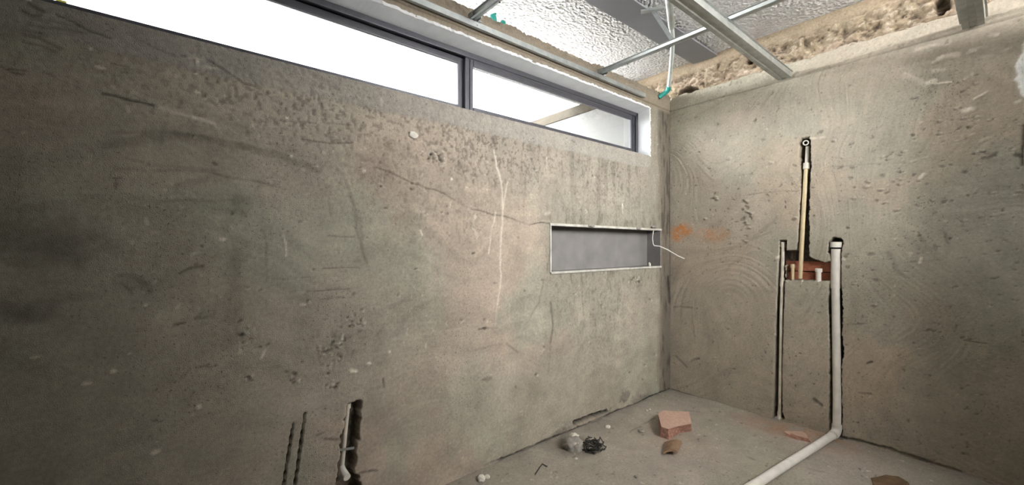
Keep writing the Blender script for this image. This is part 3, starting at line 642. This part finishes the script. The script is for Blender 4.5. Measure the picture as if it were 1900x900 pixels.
floor = grid_obj('floor', np.stack([U, V, ff.h], -1), ff.C, M['floor'])
tag(floor, 'bare concrete screed floor dusted with rubble', kind='structure')
def fz(x, y):                                 # floor height there
    i = int(np.clip(np.searchsorted(ux, x), 0, len(ux) - 1)); j = int(np.clip(np.searchsorted(vy, y), 0, len(vy) - 1)); return float(ff.h[i, j])

# ------------------------------------------------------------------ roof, unseen walls, added light blockers, outside
m = MB(); m.box(-5.0, .30, -4.15, 1.12, 2.78, 2.86)  # rear overhang added to cut steep daylight through the rear opening
roof = m.build('ceiling', M['roof']); tag(roof, 'embossed pale roof panels above the ceiling frame', kind='structure')
BX0, BX1, BZ0 = -1.86, -0.50, 1.76        # unseen opening added behind the camera to light the room
m = MB(); m.box(-4.9, BX0, -3.2, -3.1, 0, 2.78); m.box(BX0, .2, -3.2, -3.1, 0, BZ0); m.box(BX1, .2, -3.2, -3.1, BZ0, 2.78); o = m.build('wall_back', M['block']); tag(o, kind='structure')
m = MB(); m.box(-4.9, .14, -3.1, .14, -.055, -.014); m.build('screed_base', M['core'], floor)
m = MB(); m.box(-2.0, -1.88, -3.1, -1.93, 0, 2.78); o = m.build('wall_added_baffle', M['block']); tag(o, kind='structure')  # unseen wall added to keep rear daylight off the window wall's left end
m = MB(); m.box(-.5, .0, -3.1, -2.02, 0, 2.40); o = m.build('wall_added_block', M['block']); tag(o, kind='structure')  # unseen block added to keep rear daylight off the lower right wall
m = MB(); m.box(-5.0, -4.9, -3.2, .19, 0, 2.78); o = m.build('wall_side', M['block']); tag(o, kind='structure')
m = MB(); m.box(-150, 150, -150, 150, -.12, -.06); o = m.build('ground', M['ground']); tag(o, kind='structure')
m = MB(); m.box(-30, 30, -60, -3.2, -.06, -.03); o = m.build('added_bounce_slab', M['added_bounce_slab']); tag(o, kind='structure')  # unseen pale slab added to bounce daylight up through the rear opening
m = MB(); m.box(.0, .18, .19, 3.6, -.06, 2.63); o = m.build('wall_exterior', M['render_white']); tag(o, kind='structure')
m = MB(); m.box(-.01, .18, .30, 3.6, 2.63, 2.73); m.build('coping', M['tan'], o, bevel=.006)


# ------------------------------------------------------------------ objects
def at(px, py, t):                            # point at depth t along the pixel's ray
    dx, dy, dz = ray(px, py); return (CX + t * dx, CY + t * dy, CZ + t * dz)
def pB(px, py, x): y, z = onB(px, py, x); return (x, y, z)
def pA(px, py, y): x, z = onA(px, py, y); return (x, y, z)
def thing(name, loc, label, cat, group=None):
    e = empty(name, loc); tag(e, label, cat, group); return e
def part(mb, name, mat, parent, smooth=False, bevel=0.0, label=None):
    o = mb.build(name, mat, parent, smooth, bevel); o.matrix_parent_inverse = Matrix.Translation(-parent.location)
    if label: o['label'] = label
    return o
def sub(o_mb, name, mat, parent, smooth=False, bevel=0.0):     # child of a part (parts sit at the origin)
    return o_mb.build(name, mat, parent, smooth, bevel)
def sheet(pts, t):                            # open polyline -> thin closed outline
    out = []
    n = len(pts)
    for i in range(n):
        a = np.array(pts[max(i - 1, 0)]); b = np.array(pts[min(i + 1, n - 1)]); d = (b - a); d = d / (np.linalg.norm(d) + 1e-9)
        out.append((pts[i][0] - d[1] * t, pts[i][1] + d[0] * t))
    return list(pts) + out[::-1]

# --- roof steel and the hung-ceiling frame
b = thing('steel_beam', (-2.4, -.288, 2.75), 'wide grey painted steel beam running under the roof panels', 'beam')
m = MB(); m.box(-4.88, .03, -.386, -.189, 2.750, 2.762); part(m, 'flange', M['beam'], b, bevel=.002)
m = MB(); m.box(-4.88, .03, -.294, -.281, 2.762, 2.7795); part(m, 'web', M['beam'], b)

MAIN = sheet([(-.040, .036), (-.040, .001), (-.016, 0), (-.012, .006), (.012, .006), (.016, 0), (.040, .001), (.040, .036)], .0016)
for yc, lab in ((-.862, 'galvanised main ceiling channel ending above the shower pipe chase'), (-1.738, 'galvanised main ceiling channel ending near the white patch')):
    t = thing('ceiling_channel', (-.01, yc, 2.403), lab, 'channel', 'main ceiling channels')
    m = MB(); m.extrude(MAIN, (-4.86, yc, 2.403), (-.012, yc, 2.403)); part(m, 'channel_web', M['galv2'], t)
    for sd in (-1, 1):
        m = MB(); m.box(-4.86, -.012, yc + sd * .041 - .002, yc + sd * .041 + .010 * sd, 2.4385, 2.4405); part(m, 'channel_lip', M['galv'], t)
    m = MB(); m.box(-.012, -.0105, yc - .035, yc + .035, 2.404, 2.432); part(m, 'end_tab', M['galv2'], t)
CROSS = sheet([(-.030, .018), (-.022, .018), (-.018, .002), (-.006, .002), (0, .006), (.006, .002), (.018, .002), (.022, .018), (.030, .018)], .0014)
for xc, lab in ((-.995, 'galvanised cross batten carrying the hanger strap by the corner'), (-2.07, 'galvanised cross batten next to the green conduit ends')):
    t = thing('ceiling_batten', (xc, -.02, 2.445), lab, 'batten', 'ceiling cross battens')
    m = MB(); m.extrude(CROSS, (xc, -.028, 2.443), (xc, -3.08, 2.443)); part(m, 'batten_strip', M['galv'], t)
    m = MB(); m.box(xc - .028, xc + .028, -.075, -.030, 2.463, 2.4655); m.box(xc - .028, xc - .0255, -.075, -.030, 2.442, 2.4655); m.box(xc + .0255, xc + .028, -.075, -.030, 2.442, 2.4655)
    cl = part(m, 'clip', M['galv2'], t)
    m = MB(); m.box(xc + .028, xc + .050, -.050, -.018, 2.4415, 2.4435); sub(m, 'clip_tab', M['white_paint'], cl)
    for q in range(3):
        m = MB(); y0 = -.25 - .3 * q; m.tube([(xc + .012, y0, 2.4425), (xc + .012, y0, 2.4405)], .0045, 10); part(m, 'screw', M['black'], t)
TR = [(.014, .034), (.014, 0), (.034, 0), (.034, .030)]
t = thing('wall_track', (-2.6, -.02, 2.41), 'galvanised wall track fixed above the white window reveal', 'track')
m = MB(); m.extrude(sheet(TR, .0016), (-4.86, 0, 2.411), (-1.30, 0, 2.411)); part(m, 'track_length', M['galv'], t)
m = MB(); m.extrude(sheet([(a + .0015, c_ + .0015) for a, c_ in TR], .0016), (-1.34, 0, 2.4095), (-.43, 0, 2.4095)); part(m, 'track_length', M['galv'], t)
for q in range(6):
    x = -3.9 + q * .62; m = MB(); m.tube([(x, -.0345, 2.425), (x, -.0375, 2.425)], .005, 10); part(m, 'screw', M['galv2'], t)
x0, y0 = onZ(1211, 20, 2.742); 
h_ = thing('hanger_strap', (x0, y0, 2.74), 'thin steel hanger strap slanting from the beam to the cross batten', 'hanger')
m = MB(); m.extrude([(-.012, -.001), (.012, -.001), (.012, .001), (-.012, .001)], (x0, y0, 2.745), (-.995, -.575, 2.466), up=(1, .2, 0)); part(m, 'strap', M['galv'], h_)
a_ = onZ(1189, 24, 2.735); c_ = onZ(1232, 17, 2.735)
m = MB(); m.extrude(sheet([(-.014, .014), (-.014, 0), (.014, 0), (.014, .014)], .0014), (a_[0], a_[1], 2.735), (c_[0], c_[1], 2.735)); part(m, 'top_angle', M['galv'], h_)
m = MB(); m.tube([(x0, y0, 2.728), (x0, y0, 2.752)], .006, 8); part(m, 'bolt', M['galv2'], h_)

cd = thing('electrical_conduit', at(1240, 166, 3.36), 'grey plastic conduit running down to the corner with a green elbow', 'conduit')
pts = [at(1241, 163, 3.36), at(1244, 135, 3.22), at(1247, 100, 3.02), at(1248, 75, 2.80), at(1245, 38, 2.55), at(1239, -10, 2.28), at(1228, -120, 1.90)]
m = MB(); m.tube(pts, .0155, 16); part(m, 'conduit_tube', M['conduit'], cd, smooth=True)
m = MB(); m.tube([at(1246, 50, 2.62), at(1243, 20, 2.44), at(1240, -10, 2.29)], .0195, 16); part(m, 'coupling', M['galv2'], cd, smooth=True)
m = MB(); m.tube([at(1240.5, 160, 3.345), at(1240.5, 166, 3.37), at(1236, 171, 3.39), at(1229, 176, 3.405), at(1222, 181, 3.41)], .0185, 16); part(m, 'elbow', M['green'], cd, smooth=True, label='green plastic elbow')

for (px, py, r_, hh, tilt, lab) in ((918, 47, .021, .075, -.3, 'larger green conduit end sticking up behind the wall top'), (931, 54, .014, .05, .2, 'smaller green conduit end beside the larger one')):
    x, z = onA(px, py, .10); t = thing('conduit_end', (x, .10, 2.49), lab, 'conduit', 'green conduit ends')
    tp = (x + tilt * .05, .10, z + hh * .45 + .02)
    m = MB(); m.tube([(x, .10, 2.48), (x, .10, 2.52), tp], r_, 18); part(m, 'conduit_stub', M['green'], t, smooth=True)
    m = MB(); m.ringtube((tp[0] - tilt * .01, .10, tp[2] - .006), (tp[0] + tilt * .006, .10, tp[2] + .004), r_ * 1.18, r_ * .8); part(m, 'rim', M['green'], t, smooth=True)

# --- plumbing in the right wall
def collar(p, q, r, name, mat, parent, lab=None):
    m = MB(); m.tube([p, q], r, 20); return part(m, name, mat, parent, smooth=True, label=lab)
t = thing('water_pipe', pB(1444, 778, .026), 'slim dusty white supply pipe in the left wall chase', 'pipe')
m = MB(); m.tube([pB(1453, 452, .022), pB(1451.5, 520, .018), pB(1450, 570, .016), pB(1448, 690, .018), pB(1446.5, 774, .022)], .0105, 16); part(m, 'pipe_length', M['pvc_dirty'], t, smooth=True)
collar(pB(1453, 449, .022), pB(1452.8, 459, .022), .0140, 'end_cap', M['pvc_dirty'], t)
collar(pB(1451.6, 515, .018), pB(1451.0, 532, .0175), .0135, 'coupling', M['pvc_dirty'], t)
m = MB(); m.tube([pB(1446.6, 764, .022), pB(1446.3, 776, .018), pB(1449, 778, .012)], .0135, 14); part(m, 'elbow', M['pvc_dirty'], t, smooth=True)

t = thing('drain_pipe', pB(1555, 812, .0), 'thick white pipe dropping down the right chase then crossing the floor', 'pipe')
xb, yb = onZ(1554, 813, .03)
bot = (-.005, pB(1553, 800, 0)[1], .03)
top_ = pB(1551, 452, .018)
mid = pB(1550.5, 535, .016)
m = MB(); m.tube([pB(1551.5, 462, .018), mid], .0265, 22); part(m, 'sleeve', M['pvc'], t, smooth=True)
m = MB(); m.tube([mid, pB(1552, 640, .018), pB(1553, 740, .008), (-.004, bot[1], .075)], .0225, 22); part(m, 'riser_length', M['pvc'], t, smooth=True)
collar(pB(1551.7, 449, .018), pB(1551.4, 459, .018), .031, 'end_cap', M['pvc'], t)
fe = onZ(1405, 897, .03); dv = np.array([fe[0] - bot[0], fe[1] - bot[1]]); dv /= np.linalg.norm(dv)
e1 = (bot[0] + dv[0] * .07, bot[1] + dv[1] * .07, .031); L = 1.75
e2 = (bot[0] + dv[0] * L, bot[1] + dv[1] * L, .032)
m = MB(); m.tube([(-.004, bot[1], .085), (-.004, bot[1], .060), (bot[0] + dv[0] * .012, bot[1] + dv[1] * .012, .040), (bot[0] + dv[0] * .032, bot[1] + dv[1] * .032, .032), e1], .0265, 20); part(m, 'elbow', M['pvc'], t, smooth=True)
m = MB(); m.tube([e1, e2], .0225, 22); part(m, 'floor_length', M['pvc'], t, smooth=True)

t = thing('shower_pipe', pB(1484, 517, 0), 'cream shower riser pipe with a white open fitting on top', 'pipe')
m = MB(); m.tube([pB(1496, 309, .022), pB(1490, 410, .010), pB(1484.5, 517, -.002)], .0128, 18); part(m, 'riser_length', M['cpvc'], t, smooth=True)
m = MB(); m.tube([pB(1498, 272, .040), pB(1496.5, 306, .026)], .0105, 16); part(m, 'upper_length', M['pvc'], t, smooth=True, label='thin white upper pipe')
collar(pB(1496.6, 303, .026), pB(1495.9, 314, .021), .019, 'adapter', M['pvc_dirty'], t)
p0 = pB(1496, 265, .05); p1 = pB(1495, 265, .004)
m = MB(); m.ringtube(p0, p1, .0175, .0115); part(m, 'open_elbow', M['pvc'], t, smooth=True, label='white open threaded elbow')

for (px, y0, y1, r_, mt, lab) in ((1471, 491, 517, .0105, M['cpvc'], 'slim cream capped stub between the supply pipe and shower riser'), (1519, 499, 521, .0145, M['pvc'], 'short white capped stub right of the shower riser')):
    t = thing('pipe_stub', pB(px, y1, .012), lab, 'pipe', 'capped mixer stubs')
    m = MB(); m.tube([pB(px, y0 + 4, .014), pB(px, y1 + 2, .012)], r_, 16); part(m, 'stub_length', mt, t, smooth=True)
    m = MB(); m.tube([pB(px, y0 - 1, .014), pB(px, y0, .014), pB(px, y0 + 6, .014)], [r_ * 1.15, r_ * 1.4, r_ * 1.4], 16); part(m, 'cap', mt, t, smooth=True)

# --- pipe in the chase of the window wall
t = thing('waste_pipe', pA(634, 900, .03), 'thin white pipe with a fat elbow in the lower wall chase', 'pipe')
m = MB(); m.tube([pA(646, 750, .030), pA(641, 800, .026), pA(634.5, 870, .02)], .0088, 14); part(m, 'pipe_length', M['pvc_dirty'], t, smooth=True)
collar(pA(646.3, 748, .030), pA(645.6, 757, .030), .0115, 'coupling', M['pvc_dirty'], t)
m = MB(); m.tube([pA(634.8, 864, .02), pA(635.5, 871, .012), pA(640, 880, -.012), pA(644, 886, -.034)], [.010, .0135, .0155, .0155], 18); part(m, 'elbow', M['pvc'], t, smooth=True)
m = MB(); m.extrude([(-.002, -.005), (.002, -.005), (.002, .005), (-.002, .005)], pA(630, 835, .004), pA(657, 831, .012)); part(m, 'strap', M['galv2'], t)

# --- cable hanging out of the niche corner
m = MB(); m.tube([pA(1215, 424, .030), pA(1212, 430, -.006), at(1210.5, 442, 3.37), at(1212, 453, 3.35), at(1214, 456, 3.34), at(1224, 457, 3.33), at(1238, 463, 3.31), at(1246, 468, 3.30), at(1258, 475, 3.28), at(1270, 480, 3.27)], .0042, 10)
o = m.build('loose_cable', M['white_cable'], smooth=True); tag(o, 'loose white cable poking out of the top right niche corner', 'cable')
x, z = onA(1204, 494, .06)
o = lump('mortar_chip', M['crumb'], (x, .055, NZ0 + .001), .012, .012, .024, 4, sub=2, rough=.4); tag(o, 'small pale mortar chip standing in the right end of the niche', 'chip')

# --- rubble on the floor
def shard(name, lo, hi, mat, label, cat, zt, bevel=.003, seed=1, side=None):
    q = random.Random(seed)
    L_ = [onZ(px, py, .004) for px, py in lo]; H_ = [onZ(px, py, zt) for px, py in hi]
    z0 = fz(L_[0][0], L_[0][1]) + .001
    m = MB(); n = len(L_); c0 = np.mean(L_, 0)
    rings = []
    for k in range(4):
        f = k / 3; rg = []
        for i in range(n):
            for s_ in (0, .5):
                j = (i + 1) % n
                a = np.array(L_[i]) * (1 - s_) + np.array(L_[j]) * s_; b2 = np.array(H_[i]) * (1 - s_) + np.array(H_[j]) * s_
                p = a * (1 - f) + b2 * f; jit = .003 if 0 < k < 3 else .0015
                rg.append((p[0] + q.uniform(-jit, jit), p[1] + q.uniform(-jit, jit), z0 + (zt - z0) * f + (q.uniform(-.003, .003) if 0 < k < 3 else 0)))
        rings.append(rg)
    k2 = 2 * n; vs = [p for r_ in rings for p in r_]
    fs = [(r_ * k2 + i, r_ * k2 + (i + 1) % k2, (r_ + 1) * k2 + (i + 1) % k2, (r_ + 1) * k2 + i) for r_ in range(3) for i in range(k2)]
    fs += [tuple(range(k2 - 1, -1, -1)), tuple(3 * k2 + i for i in range(k2))]
    m.add(vs, fs); o = m.build(name, mat); tag(o, label, cat, 'clay rubble on the floor')
    if side is not None:
        o.data.materials.append(side)
        for f in o.data.polygons: f.material_index = 0 if f.normal.z > .7 else 1
    return o
shard('brick_fragment', [(1222, 791), (1232, 783), (1279, 784), (1283, 799), (1263, 802), (1241, 815), (1225, 810)], [(1221, 767), (1231, 762), (1278, 764), (1283, 786), (1258, 791), (1240, 796), (1227, 792)], M['brick_pink'], 'largest broken pink brick lying near the room corner', 'brick', .062, side=M['brick_side'])
m = MB(); nn = 9; top_r = []
A0 = onZ(1231, 845, .0); B0 = onZ(1257, 849, .0); A1 = onZ(1234, 826, .0); B1 = onZ(1265, 830, .0)
vs = []
for k in range(nn):
    f = k / (nn - 1); arch = .040 * math.sin(math.pi * (.12 + .55 * f))
    for p, q_ in ((A0, B0), (A1, B1)):
        x = p[0] * (1 - f) + q_[0] * f; y = p[1] * (1 - f) + q_[1] * f
        vs += [(x, y, .004 + arch), (x, y, .004 + max(0, arch - .013))]
fs = []
for k in range(nn - 1):
    a = 4 * k; b_ = a + 4
    fs += [(a, b_, b_ + 2, a + 2), (a + 1, a + 3, b_ + 3, b_ + 1), (a, a + 1, b_ + 1, b_), (a + 2, b_ + 2, b_ + 3, a + 3)]
fs += [(0, 2, 3, 1), (4 * nn - 4, 4 * nn - 3, 4 * nn - 1, 4 * nn - 2)]
m.add(vs, fs); o = m.build('tile_fragment', M['brick_brown']); tag(o, 'small curved brown clay shard in front of the large brick', 'shard', 'clay rubble on the floor')
shard('brick_fragment', [(1457, 808), (1486, 807), (1496, 811), (1504, 821), (1480, 816)], [(1456, 800), (1487, 800), (1495, 804), (1500, 814), (1477, 808)], M['brick_pink'], 'flat pink brick shard beside the two wall chases', 'brick', .022, seed=3, side=M['brick_side'])
shard('clay_fragment', [(1617, 890), (1643, 884), (1668, 887), (1687, 898), (1678, 925), (1628, 922)], [(1616, 887), (1643, 881), (1667, 884), (1685, 894), (1675, 918), (1630, 915)], M['dark_clay'], 'dark brown clay piece at the bottom right of the floor', 'shard', .016, seed=5)

x, y = onZ(1064, 832); z0 = fz(x, y)
t = thing('floor_drain', (x, y, z0), 'mortar covered drain stub with a pale cap in the floor', 'drain')
lump('mortar_collar', M['greycrumb'], (-.006, 0, -.012), .066, .062, .052, 14, t, 4, .34)
lump('cap_plug', M['crumb'], (.026, .020, .030), .036, .030, .024, 8, t, 3, .35)
m = MB(); m.ringtube((x - .004, y - .012, z0 + .012), (x - .002, y - .014, z0 + .046), .034, .027); part(m, 'pipe_rim', M['pvc_dirty'], t, smooth=True)
m = MB(); rw = random.Random(21); bx, by = onZ(1100, 832)
for q in range(11):
    ang0 = rw.uniform(0, 6.28); r0 = rw.uniform(.03, .075); pts = []
    ox, oy = rw.gauss(0, .018), rw.gauss(0, .018)
    for k in range(10):
        an = ang0 + k * rw.uniform(.2, .5); rr_ = r0 * (1 + .25 * math.sin(k * 1.3 + q))
        pts.append((bx + ox + rr_ * math.cos(an), by + oy + rr_ * math.sin(an) * .8, .010 + .018 * (1 + math.sin(k * .9 + q * 2)) * rw.uniform(.5, 1)))
    m.tube(pts, rw.uniform(.0022, .0045), 7)
o = m.build('wire_tangle', M['black'], smooth=True); tag(o, 'tangle of black wire scraps beside the mortar drain stub', 'wire')
p = [onZ(992.6, 879, .006), onZ(1006.5, 859, .010), onZ(1015, 865, .006)]
zz = [fz(*q) + .0025 for q in p]
m = MB(); m.tube([(*p[0], zz[0]), ((p[0][0] + p[1][0]) / 2, (p[0][1] + p[1][1]) / 2, max(zz) + .002), (*p[1], zz[1] + .002), (*p[2], zz[2] + .001)], .0026, 8)
o = m.build('bent_wire', M['black'], smooth=True); tag(o, 'thin bent dark wire lying alone on the near floor', 'wire')
for i, (px, py, s_, mt, lab) in enumerate(((1128, 793, .016, 'crumb', 'bright white pebble between the drain stub and the large brick'), (1200, 763, .011, 'crumb', 'pale crumb close to the foot of the corner'), (1206, 760, .008, 'crumb', 'tiny pale crumb touching the crumb near the corner'),
        (1189, 801, .018, 'greycrumb', 'grey mortar lump left of the large brick'), (893, 890, .022, 'crumb', 'pale plaster lump at the near foot of the window wall'), (904, 886, .014, 'crumb', 'smaller plaster crumb right beside the near pale lump'),
        (1069, 852, .008, 'crumb', 'tiny pale crumb in front of the drain stub'), (1180, 886, .010, 'greycrumb', 'small dark crumb on the near middle floor'), (1296, 815, .007, 'greycrumb', 'tiny grey crumb right of the curved shard'), (1376, 786, .009, 'greycrumb', 'small grey crumb on the floor before the left chase'))):
    x, y = onZ(px, py); o = lump('pebble', M[mt], (x, y, fz(x, y) - .001), s_ * 1.25, s_, s_ * .75, 30 + i, sub=2, rough=.25, rotz=i); tag(o, lab, 'pebble', 'loose crumbs on the floor')
